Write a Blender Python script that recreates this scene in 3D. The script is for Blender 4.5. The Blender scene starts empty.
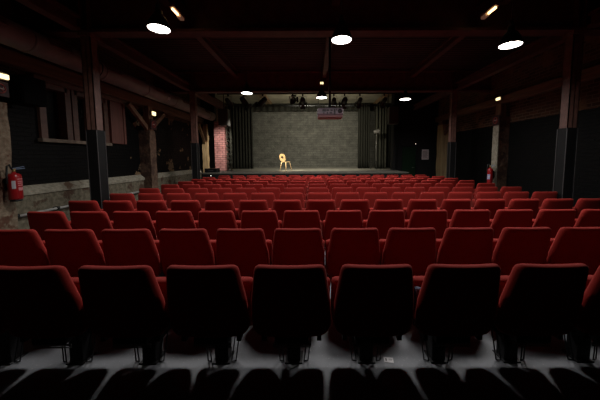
import bpy, bmesh, math, random
from mathutils import Vector, Matrix
random.seed(7)
PI = math.pi
SC = bpy.context.scene
COL = SC.collection
R = math.radians

# ------------------------------------------------------------------ materials
def mat(name, color, rough=0.7, metal=0.0, spec=0.4, emis=None, estr=0.0, noise=None, bump=None, coat=0.0):
    """principled material; noise=(scale, amount) varies the colour, bump=(scale, strength)."""
    m = bpy.data.materials.new(name); m.use_nodes = True
    nt = m.node_tree; b = nt.nodes['Principled BSDF']
    b.inputs['Base Color'].default_value = (*color, 1)
    b.inputs['Roughness'].default_value = rough
    b.inputs['Metallic'].default_value = metal
    b.inputs['Specular IOR Level'].default_value = spec
    if coat: b.inputs['Coat Weight'].default_value = coat
    if emis:
        b.inputs['Emission Color'].default_value = (*emis, 1)
        b.inputs['Emission Strength'].default_value = estr
    if noise or bump:
        tc = nt.nodes.new('ShaderNodeTexCoord')
    if noise:
        n = nt.nodes.new('ShaderNodeTexNoise'); n.inputs['Scale'].default_value = noise[0]; n.inputs['Detail'].default_value = 6
        nt.links.new(tc.outputs['Object'], n.inputs['Vector'])
        r = nt.nodes.new('ShaderNodeValToRGB')
        lo = tuple(c * (1 - noise[1]) for c in color); hi = tuple(min(1, c * (1 + noise[1])) for c in color)
        r.color_ramp.elements[0].position = .3; r.color_ramp.elements[1].position = .7
        r.color_ramp.elements[0].color = (*lo, 1); r.color_ramp.elements[1].color = (*hi, 1)
        nt.links.new(n.outputs['Fac'], r.inputs['Fac']); nt.links.new(r.outputs['Color'], b.inputs['Base Color'])
    if bump:
        n2 = nt.nodes.new('ShaderNodeTexNoise'); n2.inputs['Scale'].default_value = bump[0]; n2.inputs['Detail'].default_value = 4
        nt.links.new(tc.outputs['Object'], n2.inputs['Vector'])
        bp = nt.nodes.new('ShaderNodeBump'); bp.inputs['Strength'].default_value = bump[1]; bp.inputs['Distance'].default_value = .02
        nt.links.new(n2.outputs['Fac'], bp.inputs['Height']); nt.links.new(bp.outputs['Normal'], b.inputs['Normal'])
    return m

class NT:
    """small helper to write node trees."""
    def __init__(s, name):
        s.m = bpy.data.materials.new(name); s.m.use_nodes = True
        s.t = s.m.node_tree; s.b = s.t.nodes['Principled BSDF']
        s.tc = s.t.nodes.new('ShaderNodeTexCoord')
    def n(s, typ, **kw):
        x = s.t.nodes.new(typ)
        for k, v in kw.items():
            if k.startswith('i_'): x.inputs[k[2:].replace('_', ' ')].default_value = v
            else: setattr(x, k, v)
        return x
    def l(s, a, b): s.t.links.new(a, b)
    def mixc(s, fac, a, b):
        x = s.n('ShaderNodeMix', data_type='RGBA')
        s.l(fac, x.inputs[0])
        for v, i in ((a, 6), (b, 7)):
            if isinstance(v, tuple): x.inputs[i].default_value = (*v, 1)
            else: s.l(v, x.inputs[i])
        return x.outputs[2]
    def math(s, op, a, b=None):
        x = s.n('ShaderNodeMath', operation=op)
        for v, i in ((a, 0), (b, 1)):
            if v is None: continue
            if isinstance(v, (int, float)): x.inputs[i].default_value = v
            else: s.l(v, x.inputs[i])
        return x.outputs[0]
    def ramp(s, fac, p0, p1, c0=(0, 0, 0), c1=(1, 1, 1)):
        x = s.n('ShaderNodeValToRGB')
        x.color_ramp.elements[0].position = p0; x.color_ramp.elements[1].position = p1
        x.color_ramp.elements[0].color = (*c0, 1); x.color_ramp.elements[1].color = (*c1, 1)
        s.l(fac, x.inputs['Fac']); return x.outputs['Color']

def side_wall_mat(name, z_low, z_paint, peel, paint=(.0022, .0023, .0020), upper=(.10, .048, .026), upper2=(.05, .026, .016)):
    """brick wall seen along X: bare brick above, black gloss paint between z_low and z_paint, plaster below; peel = amount of flaked paint."""
    w = NT(name)
    sep = w.n('ShaderNodeSeparateXYZ'); w.l(w.tc.outputs['Object'], sep.inputs[0])
    cmb = w.n('ShaderNodeCombineXYZ'); w.l(sep.outputs['Y'], cmb.inputs['X']); w.l(sep.outputs['Z'], cmb.inputs['Y'])
    br = w.n('ShaderNodeTexBrick', i_Scale=1.0, i_Mortar_Size=.012, i_Brick_Width=.26, i_Row_Height=.085, i_Mortar_Smooth=.3)
    br.inputs['Color1'].default_value = (*upper, 1); br.inputs['Color2'].default_value = (*upper2, 1); br.inputs['Mortar'].default_value = (.12, .085, .06, 1)
    w.l(cmb.outputs[0], br.inputs['Vector'])
    ns = w.n('ShaderNodeTexNoise', i_Scale=1.7, i_Detail=8.0); w.l(w.tc.outputs['Object'], ns.inputs['Vector'])
    ns2 = w.n('ShaderNodeTexNoise', i_Scale=9.0, i_Detail=6.0); w.l(w.tc.outputs['Object'], ns2.inputs['Vector'])
    plaster = w.ramp(ns2.outputs['Fac'], .35, .68, (.20, .155, .10), (.36, .30, .21))
    base = w.mixc(w.ramp(ns.outputs['Fac'], .56, .62), br.outputs['Color'], w.mixc(ns2.outputs['Fac'], upper, (.16, .09, .05)))
    # paint zone with a slightly ragged edge
    zz = w.math('ADD', sep.outputs['Z'], w.math('MULTIPLY', w.math('SUBTRACT', ns2.outputs['Fac'], .5), .05))
    isp = w.math('MULTIPLY', w.math('GREATER_THAN', zz, z_low), w.math('LESS_THAN', zz, z_paint))
    if peel:
        fl = w.math('MULTIPLY', w.math('GREATER_THAN', ns.outputs['Fac'], .60), w.math('GREATER_THAN', ns2.outputs['Fac'], .42))
        yy = w.math('GREATER_THAN', sep.outputs['Y'], 7.55)
        flk = w.math('MULTIPLY', fl, yy)
        pcol = w.mixc(flk, paint, (.17, .115, .065))
    else:
        pcol = w.mixc(ns2.outputs['Fac'], paint, tuple(c * 1.6 for c in paint))
    low = w.math('LESS_THAN', zz, z_low)
    c = w.mixc(low, base, plaster)
    c = w.mixc(isp, c, pcol)
    w.l(c, w.b.inputs['Base Color'])
    rg = w.math('SUBTRACT', .9, w.math('MULTIPLY', isp, .28)); w.b.inputs['Specular IOR Level'].default_value = .12; w.l(rg, w.b.inputs['Roughness'])
    h = w.math('ADD', w.math('MULTIPLY', br.outputs['Fac'], -.7), w.math('MULTIPLY', ns2.outputs['Fac'], .8))
    bp = w.n('ShaderNodeBump', i_Strength=.8, i_Distance=.02); w.l(h, bp.inputs['Height']); w.l(bp.outputs[0], w.b.inputs['Normal'])
    return w.m

def plaster_mat(name, a, b, dark, thr=.6, axis='Y'):
    """stained plaster with patches where the darker masonry shows."""
    w = NT(name)
    n1 = w.n('ShaderNodeTexNoise', i_Scale=2.3, i_Detail=8.0, i_Roughness=.65); w.l(w.tc.outputs['Object'], n1.inputs['Vector'])
    n2 = w.n('ShaderNodeTexNoise', i_Scale=14.0, i_Detail=6.0); w.l(w.tc.outputs['Object'], n2.inputs['Vector'])
    c = w.ramp(n2.outputs['Fac'], .32, .7, a, b)
    d = w.mixc(n2.outputs['Fac'], dark, tuple(x * 1.8 for x in dark))
    c = w.mixc(w.ramp(n1.outputs['Fac'], thr - .02, thr + .03), c, d)
    w.l(c, w.b.inputs['Base Color']); w.b.inputs['Roughness'].default_value = .9
    bp = w.n('ShaderNodeBump', i_Strength=.7, i_Distance=.03); w.l(w.math('ADD', n2.outputs['Fac'], n1.outputs['Fac']), bp.inputs['Height']); w.l(bp.outputs[0], w.b.inputs['Normal'])
    return w.m

def brick_mat(name, c1, c2, mortar, bw, rh, ms, vary=.35, rough=.8, bump=.6, patch=None):
    """bricks seen along Y (X right, Z up)."""
    w = NT(name)
    sep = w.n('ShaderNodeSeparateXYZ'); w.l(w.tc.outputs['Object'], sep.inputs[0])
    cmb = w.n('ShaderNodeCombineXYZ'); w.l(w.math('ADD', sep.outputs['X'], sep.outputs['Y']), cmb.inputs['X']); w.l(sep.outputs['Z'], cmb.inputs['Y'])
    br = w.n('ShaderNodeTexBrick', i_Scale=1.0, i_Mortar_Size=ms, i_Brick_Width=bw, i_Row_Height=rh, i_Mortar_Smooth=.2)
    br.inputs['Color1'].default_value = (*c1, 1); br.inputs['Color2'].default_value = (*c2, 1); br.inputs['Mortar'].default_value = (*mortar, 1)
    w.l(cmb.outputs[0], br.inputs['Vector'])
    n1 = w.n('ShaderNodeTexNoise', i_Scale=3.0, i_Detail=8.0); w.l(w.tc.outputs['Object'], n1.inputs['Vector'])
    n2 = w.n('ShaderNodeTexNoise', i_Scale=26.0, i_Detail=3.0); w.l(w.tc.outputs['Object'], n2.inputs['Vector'])
    g = w.ramp(n1.outputs['Fac'], .3, .7, (1 - vary,) * 3, (1 + vary,) * 3)
    mx = w.n('ShaderNodeMix', data_type='RGBA', blend_type='MULTIPLY'); mx.inputs[0].default_value = 1
    w.l(br.outputs['Color'], mx.inputs[6]); w.l(g, mx.inputs[7])
    c = mx.outputs[2]
    if patch:
        c = w.mixc(w.ramp(n2.outputs['Fac'], .58, .72), c, patch)
    w.l(c, w.b.inputs['Base Color']); w.b.inputs['Roughness'].default_value = rough
    bp = w.n('ShaderNodeBump', i_Strength=bump, i_Distance=.012)
    w.l(w.math('ADD', w.math('MULTIPLY', br.outputs['Fac'], -.7), w.math('MULTIPLY', n2.outputs['Fac'], .5)), bp.inputs['Height']); w.l(bp.outputs[0], w.b.inputs['Normal'])
    return w.m

def wood_mat(name, a, b, axis='X', scale=7, rough=.6):
    w = NT(name)
    mp = w.n('ShaderNodeMapping'); w.l(w.tc.outputs['Object'], mp.inputs[0])
    s = {'X': (.6, scale, scale), 'Y': (scale, .6, scale), 'Z': (scale, scale, .6)}[axis]
    mp.inputs['Scale'].default_value = s
    n1 = w.n('ShaderNodeTexNoise', i_Scale=2.0, i_Detail=6.0, i_Distortion=.6); w.l(mp.outputs[0], n1.inputs['Vector'])
    w.l(w.ramp(n1.outputs['Fac'], .3, .7, a, b), w.b.inputs['Base Color']); w.b.inputs['Roughness'].default_value = rough
    bp = w.n('ShaderNodeBump', i_Strength=.25, i_Distance=.01); w.l(n1.outputs['Fac'], bp.inputs['Height']); w.l(bp.outputs[0], w.b.inputs['Normal'])
    return w.m

def fabric_mat(name, a, b, scale=160):
    w = NT(name)
    n1 = w.n('ShaderNodeTexNoise', i_Scale=scale, i_Detail=2.0); w.l(w.tc.outputs['Object'], n1.inputs['Vector'])
    w.l(w.ramp(n1.outputs['Fac'], .3, .7, a, b), w.b.inputs['Base Color'])
    w.b.inputs['Roughness'].default_value = .85; w.b.inputs['Specular IOR Level'].default_value = .15
    w.b.inputs['Sheen Weight'].default_value = .12; w.b.inputs['Sheen Roughness'].default_value = .45
    w.b.inputs['Sheen Tint'].default_value = (1, .35, .28, 1)
    bp = w.n('ShaderNodeBump', i_Strength=.15, i_Distance=.003); w.l(n1.outputs['Fac'], bp.inputs['Height']); w.l(bp.outputs[0], w.b.inputs['Normal'])
    return w.m

def floor_mat():
    w = NT('grey floor paint')
    n1 = w.n('ShaderNodeTexNoise', i_Scale=2.0, i_Detail=8.0); w.l(w.tc.outputs['Object'], n1.inputs['Vector'])
    n2 = w.n('ShaderNodeTexNoise', i_Scale=60.0, i_Detail=3.0); w.l(w.tc.outputs['Object'], n2.inputs['Vector'])
    c = w.ramp(n1.outputs['Fac'], .3, .75, (.145, .152, .165), (.20, .208, .222))
    c = w.mixc(w.ramp(n2.outputs['Fac'], .64, .72), c, (.33, .33, .33))
    w.l(c, w.b.inputs['Base Color']); w.b.inputs['Roughness'].default_value = .55
    bp = w.n('ShaderNodeBump', i_Strength=.15, i_Distance=.004); w.l(n2.outputs['Fac'], bp.inputs['Height']); w.l(bp.outputs[0], w.b.inputs['Normal'])
    return w.m

M = dict(
    red=fabric_mat('red seat fabric', (.235, .016, .012), (.295, .022, .017)),
    red_spotlit=fabric_mat('spotlit red seat fabric', (.42, .03, .025), (.47, .038, .033)),
    black_metal=mat('black painted steel', (.012, .012, .013), .45, .3),
    steel=mat('worn zinc steel', (.30, .29, .28), .4, .8),
    floor=floor_mat(),
    ceiling=mat('dark brown sheet roofing', (.040, .019, .015), .75, noise=(1.2, .35)),
    beam=mat('red brown painted steel', (.080, .026, .020), .6, noise=(5, .3), bump=(30, .15)),
    column=mat('pinkish brown painted steel', (.14, .070, .054), .6, noise=(9, .3), bump=(40, .2)),
    black_wrap=mat('black column wrap', (.005, .0055, .0055), .65, spec=.2, noise=(6, .3)),
    edge=mat('grey corner edging', (.055, .055, .055), .45),
    duct=mat('galvanised spiral duct', (.22, .17, .16), .5, .3, noise=(3, .2)),
    grille=mat('bronze grille metal', (.16, .07, .05), .5, .4),
    dark=mat('dark void', (.004, .004, .004), .9),
    timber=wood_mat('old brown timber', (.085, .04, .02), (.19, .10, .055), 'Y'),
    timberz=wood_mat('old brown upright timber', (.085, .04, .02), (.20, .105, .058), 'Z'),
    pale_timber=wood_mat('pale yellow timber', (.22, .15, .07), (.40, .29, .15), 'Z'),
    tan_timber=wood_mat('tan roof timber', (.20, .125, .065), (.33, .22, .12), 'Y'),
    frame_wood=wood_mat('brown window timber', (.075, .036, .024), (.13, .065, .042), 'Y'),
    panel_wood=wood_mat('red brown board', (.10, .035, .026), (.16, .062, .045), 'Z'),
    sill=mat('worn pale sill', (.19, .15, .11), .8, noise=(8, .4)),
    plaster=plaster_mat('stained grey plaster', (.09, .076, .048), (.20, .175, .12), (.05, .028, .016), .55),
    ledge=plaster_mat('pale plaster ledge', (.20, .183, .133), (.35, .325, .25), (.075, .045, .026), .62),
    pillar=plaster_mat('flaking pillar plaster', (.14, .10, .062), (.28, .22, .15), (.08, .036, .02), .53),
    pillar2=plaster_mat('brown pillar plaster', (.075, .042, .026), (.15, .092, .056), (.04, .021, .013), .52),
    wall_left=side_wall_mat('left brick wall', 1.0, 3.06, .30),
    wall_right=side_wall_mat('right brick wall', -.5, 2.6, 0),
    stage_wall=brick_mat('grey painted stage brick', (.085, .084, .072), (.115, .113, .098), (.070, .069, .059), .42, .15, .016, .3, .7, .9, (.20, .195, .17)),
    black_floor=mat('black unseen floor', (.008, .008, .008), .7, noise=(5, .3)),
    black_wall=mat('matt black wall', (.006, .006, .006), .85),
    pink_brick=brick_mat('pink painted brick', (.54, .26, .235), (.46, .19, .17), (.17, .075, .065), .24, .105, .012, .3, .8, .8),
    deck=mat('grey stage boards', (.30, .29, .25), .5, noise=(3, .2), bump=(25, .1)),
    deck_edge=mat('worn stage edge', (.13, .125, .10), .6),
    black_cloth=mat('black stage cloth', (.026, .026, .021), .95, spec=.1, noise=(20, .25)),
    grey_cloth=mat('dark grey stage drape', (.055, .055, .042), .95, spec=.1, noise=(12, .3)),
    white_ceiling=mat('pale roof lining', (.46, .43, .33), .8, noise=(2, .2)),
    lamp_black=mat('black lamp enamel', (.012, .012, .012), .4),
    lamp_in=mat('white lamp enamel', (.75, .75, .72), .5),
    lamp_glow=mat('pendant lamp glow', (.9, .9, .9), .5, emis=(1, .955, .90), estr=12),
    strip_glow=mat('warm strip lamp glow', (.9, .8, .6), .5, emis=(1, .60, .25), estr=4),
    strip_tip=mat('strip lamp cover', (.5, .36, .28), .4, emis=(1, .5, .28), estr=.06),
    emer_glow=mat('emergency lamp glow', (.9, .85, .6), .5, emis=(1, .80, .42), estr=2.0),
    tiny_glow=mat('pilot light glow', (.9, .9, .85), .5, emis=(1, .92, .8), estr=1.5),
    green_glow=mat('green pilot light', (.1, .6, .25), .5, emis=(.1, .8, .3), estr=.35),
    lens_glow=mat('stage lamp lens', (.9, .85, .7), .3, emis=(1, .88, .66), estr=6),
    extinguisher=mat('extinguisher red', (.32, .010, .012), .3, spec=.5),
    paper=mat('off white paper', (.62, .60, .60), .8),
    label_white=mat('printed white label', (.55, .53, .55), .5),
    label_pink=mat('pale printing on red', (.62, .25, .26), .5),
    label_blue=mat('blue printed label', (.35, .37, .55), .5),
    lever=mat('blue grey lever', (.16, .22, .33), .4),
    hose=mat('black rubber', (.01, .01, .01), .5),
    sign_dark=mat('dark sign board', (.035, .012, .012), .5),
    sign_ring=mat('sign ring red', (.22, .03, .028), .5),
    sign_white=mat('sign white', (.34, .26, .24), .5),
    speaker=mat('black speaker', (.003, .003, .003), .9, spec=.08, bump=(200, .2)),
    speaker_grey=mat('grey speaker', (.045, .043, .038), .6),
    projector=mat('white projector plastic', (.22, .17, .20), .5),
    projector_red_lit=mat('projector shell lit red', (.24, .12, .12), .5),  # red bounce from the seats below put into the shell colour
    port=mat('dark projector ports', (.02, .012, .016), .5),
    beech=wood_mat('varnished beech', (.66, .42, .19), (.84, .62, .36), 'Z', 9, .35),
    green_lit_door=mat('dark door with green glow', (.005, .022, .008), .4),  # green glow on the door put into its base colour
    notice=mat('faded pink notice', (.62, .54, .53), .8),
    notice_ink=mat('faded notice ink', (.16, .11, .11), .8),
    pipe=mat('grey painted pipe', (.38, .37, .34), .5, noise=(10, .3)),
    scarf=mat('blue grey patterned cloth', (.10, .11, .17), .9, noise=(90, .8)),
    brass=mat('tarnished brass', (.35, .24, .1), .4, .7),
)
def glass_mat():
    w = NT('dark window glass')
    b = w.b; b.inputs['Base Color'].default_value = (.5, .52, .5, 1); b.inputs['Roughness'].default_value = .08
    b.inputs['Transmission Weight'].default_value = 1.0; b.inputs['IOR'].default_value = 1.45
    return w.m
M['glass'] = glass_mat()

# ------------------------------------------------------------------ mesh helpers
class MB:
    def __init__(s): s.bm = bmesh.new(); s.mats = []; s.cur = 0
    def mat(s, m):
        if m not in s.mats: s.mats.append(m)
        s.cur = s.mats.index(m); return s
    def _f(s, fs, smooth=False):
        for f in fs: f.material_index = s.cur; f.smooth = smooth
    def box(s, x0, x1, y0, y1, z0, z1, bev=0.0, rot=None, taper=None):
        t = MB() if False else None
        b = bmesh.new()
        bmesh.ops.create_cube(b, size=1)
        for v in b.verts:
            v.co = Vector(((v.co.x + .5) * (x1 - x0) + x0, (v.co.y + .5) * (y1 - y0) + y0, (v.co.z + .5) * (z1 - z0) + z0))
        if taper:
            cx, cy = (x0 + x1) / 2, (y0 + y1) / 2
            for v in b.verts:
                if v.co.z < (z0 + z1) / 2: v.co.x = cx + (v.co.x - cx) * taper; v.co.y = cy + (v.co.y - cy) * taper
        if bev: bmesh.ops.bevel(b, geom=list(b.edges), offset=bev, segments=2, profile=.5, affect='EDGES')
        if rot: bmesh.ops.transform(b, matrix=rot, verts=b.verts)
        s.add(b, smooth=False); return s
    def add(s, b, smooth=False):
        vm = {}
        for v in b.verts: vm[v.index if v.index >= 0 else id(v)] = None
        b.verts.index_update()
        nv = [s.bm.verts.new(v.co) for v in b.verts]
        for f in b.faces:
            try:
                nf = s.bm.faces.new([nv[v.index] for v in f.verts]); nf.material_index = s.cur; nf.smooth = smooth
            except ValueError: pass
        b.free()
    def tube(s, pts, r, n=10, cap=True, r2=None):
        pts = [Vector(p) for p in pts]; rings = []
        k = len(pts); up = None
        for i, p in enumerate(pts):
            d = (pts[min(i + 1, k - 1)] - pts[max(i - 1, 0)]).normalized()
            if up is None: up = Vector((0, 0, 1)) if abs(d.z) < .9 else Vector((1, 0, 0))
            a = d.cross(up).normalized(); c = d.cross(a).normalized(); up = a.cross(d).normalized()
            rr = r if r2 is None else r + (r2 - r) * i / (k - 1)
            rings.append([s.bm.verts.new(p + a * rr * math.cos(2 * PI * j / n) + c * rr * math.sin(2 * PI * j / n)) for j in range(n)])
        for i in range(k - 1):
            for j in range(n):
                f = s.bm.faces.new((rings[i][j], rings[i][(j + 1) % n], rings[i + 1][(j + 1) % n], rings[i + 1][j])); f.material_index = s.cur; f.smooth = True
        if cap:
            for rg in (rings[0], rings[-1]):
                f = s.bm.faces.new(rg); f.material_index = s.cur
        return s
    def lathe(s, prof, n=24, o=(0, 0, 0), smooth=True):
        o = Vector(o); rings = []
        for (r, z) in prof:
            if r < 1e-6: rings.append([s.bm.verts.new(o + Vector((0, 0, z)))])
            else: rings.append([s.bm.verts.new(o + Vector((r * math.cos(2 * PI * j / n), r * math.sin(2 * PI * j / n), z))) for j in range(n)])
        for a, b in zip(rings, rings[1:]):
            for j in range(n):
                q = [a[j % len(a)], a[(j + 1) % len(a)], b[(j + 1) % len(b)], b[j % len(b)]]
                u = []
                for v in q:
                    if v not in u: u.append(v)
                if len(u) > 2:
                    f = s.bm.faces.new(u); f.material_index = s.cur; f.smooth = smooth
        return s
    def prism(s, poly, axis, a, b):
        """extrude a 2D polygon along axis from a to b."""
        def P(p, t):
            return {'X': (t, p[0], p[1]), 'Y': (p[0], t, p[1]), 'Z': (p[0], p[1], t)}[axis]
        A = [s.bm.verts.new(P(p, a)) for p in poly]; B = [s.bm.verts.new(P(p, b)) for p in poly]
        n = len(poly)
        fs = [s.bm.faces.new(A), s.bm.faces.new(B[::-1])]
        for i in range(n): fs.append(s.bm.faces.new((A[i], B[i], B[(i + 1) % n], A[(i + 1) % n])))
        s._f(fs); return s
    def xf(s, m): bmesh.ops.transform(s.bm, matrix=m, verts=s.bm.verts); return s
    def build(s, name, m=None, parent=None, loc=None):
        bmesh.ops.recalc_face_normals(s.bm, faces=s.bm.faces)
        me = bpy.data.meshes.new(name); s.bm.to_mesh(me); s.bm.free()
        for x in (s.mats or [m]): me.materials.append(x)
        o = bpy.data.objects.new(name, me); COL.objects.link(o)
        if parent: o.parent = parent
        if loc: o.location = loc
        return o

def tag(o, label=None, cat=None, group=None, kind=None):
    if label: o['label'] = label
    if cat: o['category'] = cat
    if group: o['group'] = group
    if kind: o['kind'] = kind
    return o
def thing(name, label, cat, loc=(0, 0, 0), rz=0, group=None):
    o = bpy.data.objects.new(name, None); COL.objects.link(o)
    o.empty_display_size = .1; o.location = loc; o.rotation_euler = (0, 0, rz)
    return tag(o, label, cat, group)
def struct(mb, name, m, label, cat):
    return tag(mb.build(name, m), label, cat, None, 'structure')
def kids(o): return [c for c in ALL_CHILD.get(o.name, [])]
def dup(root, kid_list, loc, rz, label):
    r = root.copy(); COL.objects.link(r); r.location = loc; r.rotation_euler = (0, 0, rz); r['label'] = label
    for ch, gs in kid_list:
        c = ch.copy(); COL.objects.link(c); c.parent = r
        for g in gs:
            d = g.copy(); COL.objects.link(d); d.parent = c
    return r
def ortho(loc, d, up=(0, 0, 1)):
    """matrix whose +Z looks along d."""
    d = Vector(d).normalized(); return Matrix.Translation(loc) @ d.to_track_quat('Z', 'Y').to_matrix().to_4x4()
def bar(mb, p, q, w, h, bev=0.0):
    """rectangular bar from p to q (w across, h along the up-ish side)."""
    p, q = Vector(p), Vector(q); L = (q - p).length
    m = ortho(p, q - p)
    mb.box(-w / 2, w / 2, -h / 2, h / 2, 0, L, bev, rot=m); return mb

XL, XR = -5.45, 6.2          # the two side walls
YB, YS, YP, YE = -1.6, 11.2, 13.2, 17.1   # back of hall, stage front, proscenium line, stage back wall
ZC = 4.5                      # roof sheet
ZT = 4.98                     # higher ceiling from the far beam to the stage back wall
YT = 9.52
ZS = .92                      # stage deck

# ------------------------------------------------------------------ the setting
struct(MB().box(XL - .3, XR + .3, 1.36, YE + .3, -.2, 0), 'floor', M['floor'], 'grey painted concrete floor under the rows of seats', 'floor')
struct(MB().box(XL - .3, XR + .3, YB, 1.36, -.2, 0), 'floor_rear', M['black_floor'], 'unseen rear floor, blackened against bounced light, behind the nearest row', 'floor')  # unseen black stretch added to cut bounce onto the nearest seat backs
struct(MB().box(XL, -4.73, 13.56, YE, ZS - .1, ZS).box(4.11, XR, 13.56, YE, ZS - .1, ZS), 'floor_wing', M['deck'], 'grey boarded wing floor level with the stage', 'floor')
# corrugated roof sheet: real ribs running across the hall
c = MB(); rib = .14; y = YB; prof = []
while y < YT - .1:
    prof += [(y, ZC), (y + .05, ZC), (y + .07, ZC + .045), (y + .12, ZC + .045)]; y += rib
prof += [(YT - .025, ZC), (YT - .025, ZC + .12), (YB, ZC + .12)]
c.prism(prof, 'X', XL - .3, XR + .3)
struct(c, 'ceiling', M['ceiling'], 'dark brown ribbed sheet ceiling over the hall', 'ceiling')

w = MB(); W1 = (5.42, 5.98); W2 = (6.16, 7.06); zs, zh = 1.95, 3.06
w.box(XL - .3, XL, YB, YE, 0, zs).box(XL - .3, XL, YB, YE, zh, ZT + .1)
w.box(XL - .3, XL, YB, W1[0], zs, zh).box(XL - .3, XL, W1[1], W2[0], zs, zh).box(XL - .3, XL, W2[1], YE, zs, zh)
struct(w, 'wall_left', M['wall_left'], 'brick side wall painted black above a pale plaster base, with two windows', 'wall')
w = MB(); w.box(XR, XR + .3, YB, YE, 0, ZT + .1)
struct(w, 'wall_right', M['wall_right'], 'brick side wall painted gloss black on its lower half', 'wall')
struct(MB().box(XL - .3, XR + .3, YB - .3, YB, 0, ZC + .1), 'wall_rear', M['black_wall'], 'matt black wall at the rear of the hall behind the seats', 'wall')
struct(MB().box(XL, XR, YE, YE + .3, 0, ZT + .1), 'wall_back', M['stage_wall'], 'grey painted brick wall at the back of the stage', 'wall')
struct(MB().box(XL, -4.80, YP + .05, YP + .30, 0, ZT), 'wall_wing_left', M['black_wall'], 'black masking wall of the wing behind the brick pier', 'wall')
DX0, DX1, DZ = 4.42, 5.22, 2.12
w = MB().box(4.16, DX0, YP, YP + .3, 0, ZT).box(DX1, XR, YP, YP + .3, 0, ZT).box(DX0, DX1, YP, YP + .3, DZ, ZT)
struct(w, 'wall_wing_right', M['black_wall'], 'black wall beside the stage with the exit door and a notice', 'wall')
struct(MB().box(XL - .3, XR + .3, YT, YE + .3, ZT, ZT + .1).box(XL - .3, XR + .3, YT - .02, YT + .04, ZC, ZT), 'ceiling_stage', M['white_ceiling'], 'pale board ceiling, higher than the hall ceiling, before and over the stage', 'ceiling')
# masonry plinth along the left wall
b = MB(); b.mat(M['plaster']).box(XL, XL + .10, 4.43, 8.41, 0, .86).box(XL, XL + .10, 8.75, 12.74, 0, .86)
b.mat(M['ledge']).prism([(XL, .86), (XL + .13, .86), (XL + .13, .93), (XL, 1.03)], 'Y', 4.43, 8.41).prism([(XL, .86), (XL + .13, .86), (XL + .13, .93), (XL, 1.03)], 'Y', 8.75, 12.74)
struct(b, 'baseboard_left', None, 'pale stained masonry plinth with sloping ledge at the foot of the wall', 'plinth')

def window(n, y0, y1, mull):
    o = thing('window_%d' % n, 'dark window in brown timber frame, %s' % ('narrow one beside the black speaker' if n == 1 else 'wide one behind the near steel column'), 'window', (XL, (y0 + y1) / 2, zs)); o['kind'] = 'structure'
    h = (y1 - y0) / 2; H = zh - zs
    f = MB()
    f.box(-.2, .06, -h - .07, -h + .06, -.03, H + .02).box(-.2, .06, h - .06, h + .07, -.03, H + .02)
    f.box(-.2, .06, -h, h, H - .08, H + .02)
    if mull: f.box(-.16, .0, -.03, .03, 0, H)
    f.build('window_frame', M['frame_wood'], o)
    MB().box(-.2, .10, -h - .10, h + .10, -.07, 0).build('window_sill', M['sill'], o)
    MB().box(-.12, -.11, -h + .03, h - .03, 0, H - .05).build('window_pane', M['glass'], o)
    MB().box(-.29, -.25, -h - .05, h + .05, -.05, H + .03).build('black_out_board', M['dark'], o)
    return o
window(1, *W1, False); window(2, *W2, True)
tag(MB().box(0, .07, -.28, .28, 0, 1.2).box(.07, .09, -.28, -.2, 0, 1.2).box(.07, .09, .2, .28, 0, 1.2).build('wall_mounted_shutter', M['panel_wood'], None, (XL + .004, 7.46, 1.95)), 'red brown wooden board on the wall beyond the windows', 'shutter')
o = tag(MB().box(XL, XL + .13, 5.22, 7.85, zh + .02, zh + .12, .01).build('window_lintel', M['frame_wood']), 'brown timber lintel running above the two windows', 'lintel')

# exit door beside the stage
d = thing('door_1', 'dark exit door beside the stage with a painted-in green glow', 'door', (DX0, YP, 0)); d['kind'] = 'structure'
MB().box(.05, .75, .06, .11, .01, DZ - .05).build('door_panel', M['green_lit_door'], d)
MB().box(0, .05, -.03, .2, 0, DZ).box(.75, .8, -.03, .2, 0, DZ).box(0, .8, -.03, .2, DZ - .05, DZ).build('door_frame', M['black_metal'], d)
h = MB(); h.tube([(.68, .06, 1.04), (.68, .02, 1.04), (.56, .02, 1.04)], .012).build('door_handle', M['steel'], d)

# ------------------------------------------------------------------ steelwork
def steel_column(x, y, label):
    o = thing('steel_column', label, 'column', (x, y, 0), 0, 'steel columns along the hall')
    a = .09
    s_ = MB()
    s_.box(-a, a, -a, -a + .016, 1.9, 3.8).box(-a, a, a - .016, a, 1.9, 3.8).box(-.008, .008, -a, a, 1.9, 3.8)
    s_.box(-a, -a + .014, -a, a, 1.9, 3.8).box(a - .014, a, -a, a, 1.9, 3.8)
    s_.build('column_shaft', M['column'], o)
    MB().box(-.12, .12, -.11, .11, 3.74, 3.8).build('head_plate', M['column'], o)
    a2 = .097
    MB().box(-a2, a2, -a2, a2, 0, 2.07).build('black_casing', M['black_wrap'], o)
    e = MB()
    for sx in (-1, 1):
        for sy in (-1, 1): e.box(sx * a2 - .006, sx * a2 + .006, sy * a2 - .006, sy * a2 + .006, .01, 2.06)
    e.build('corner_edging', M['edge'], o)
    return o
steel_column(-4.09, 5.07, 'near steel column by the windows, bare brown above and black below')
steel_column(-4.11, 9.40, 'far steel column on the plinth side, with black casing to head height')
steel_column(4.835, 5.07, 'near steel column on the black wall side, bare brown above black casing')
steel_column(4.93, 9.40, 'far steel column on the black wall side towards the stage')

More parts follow.
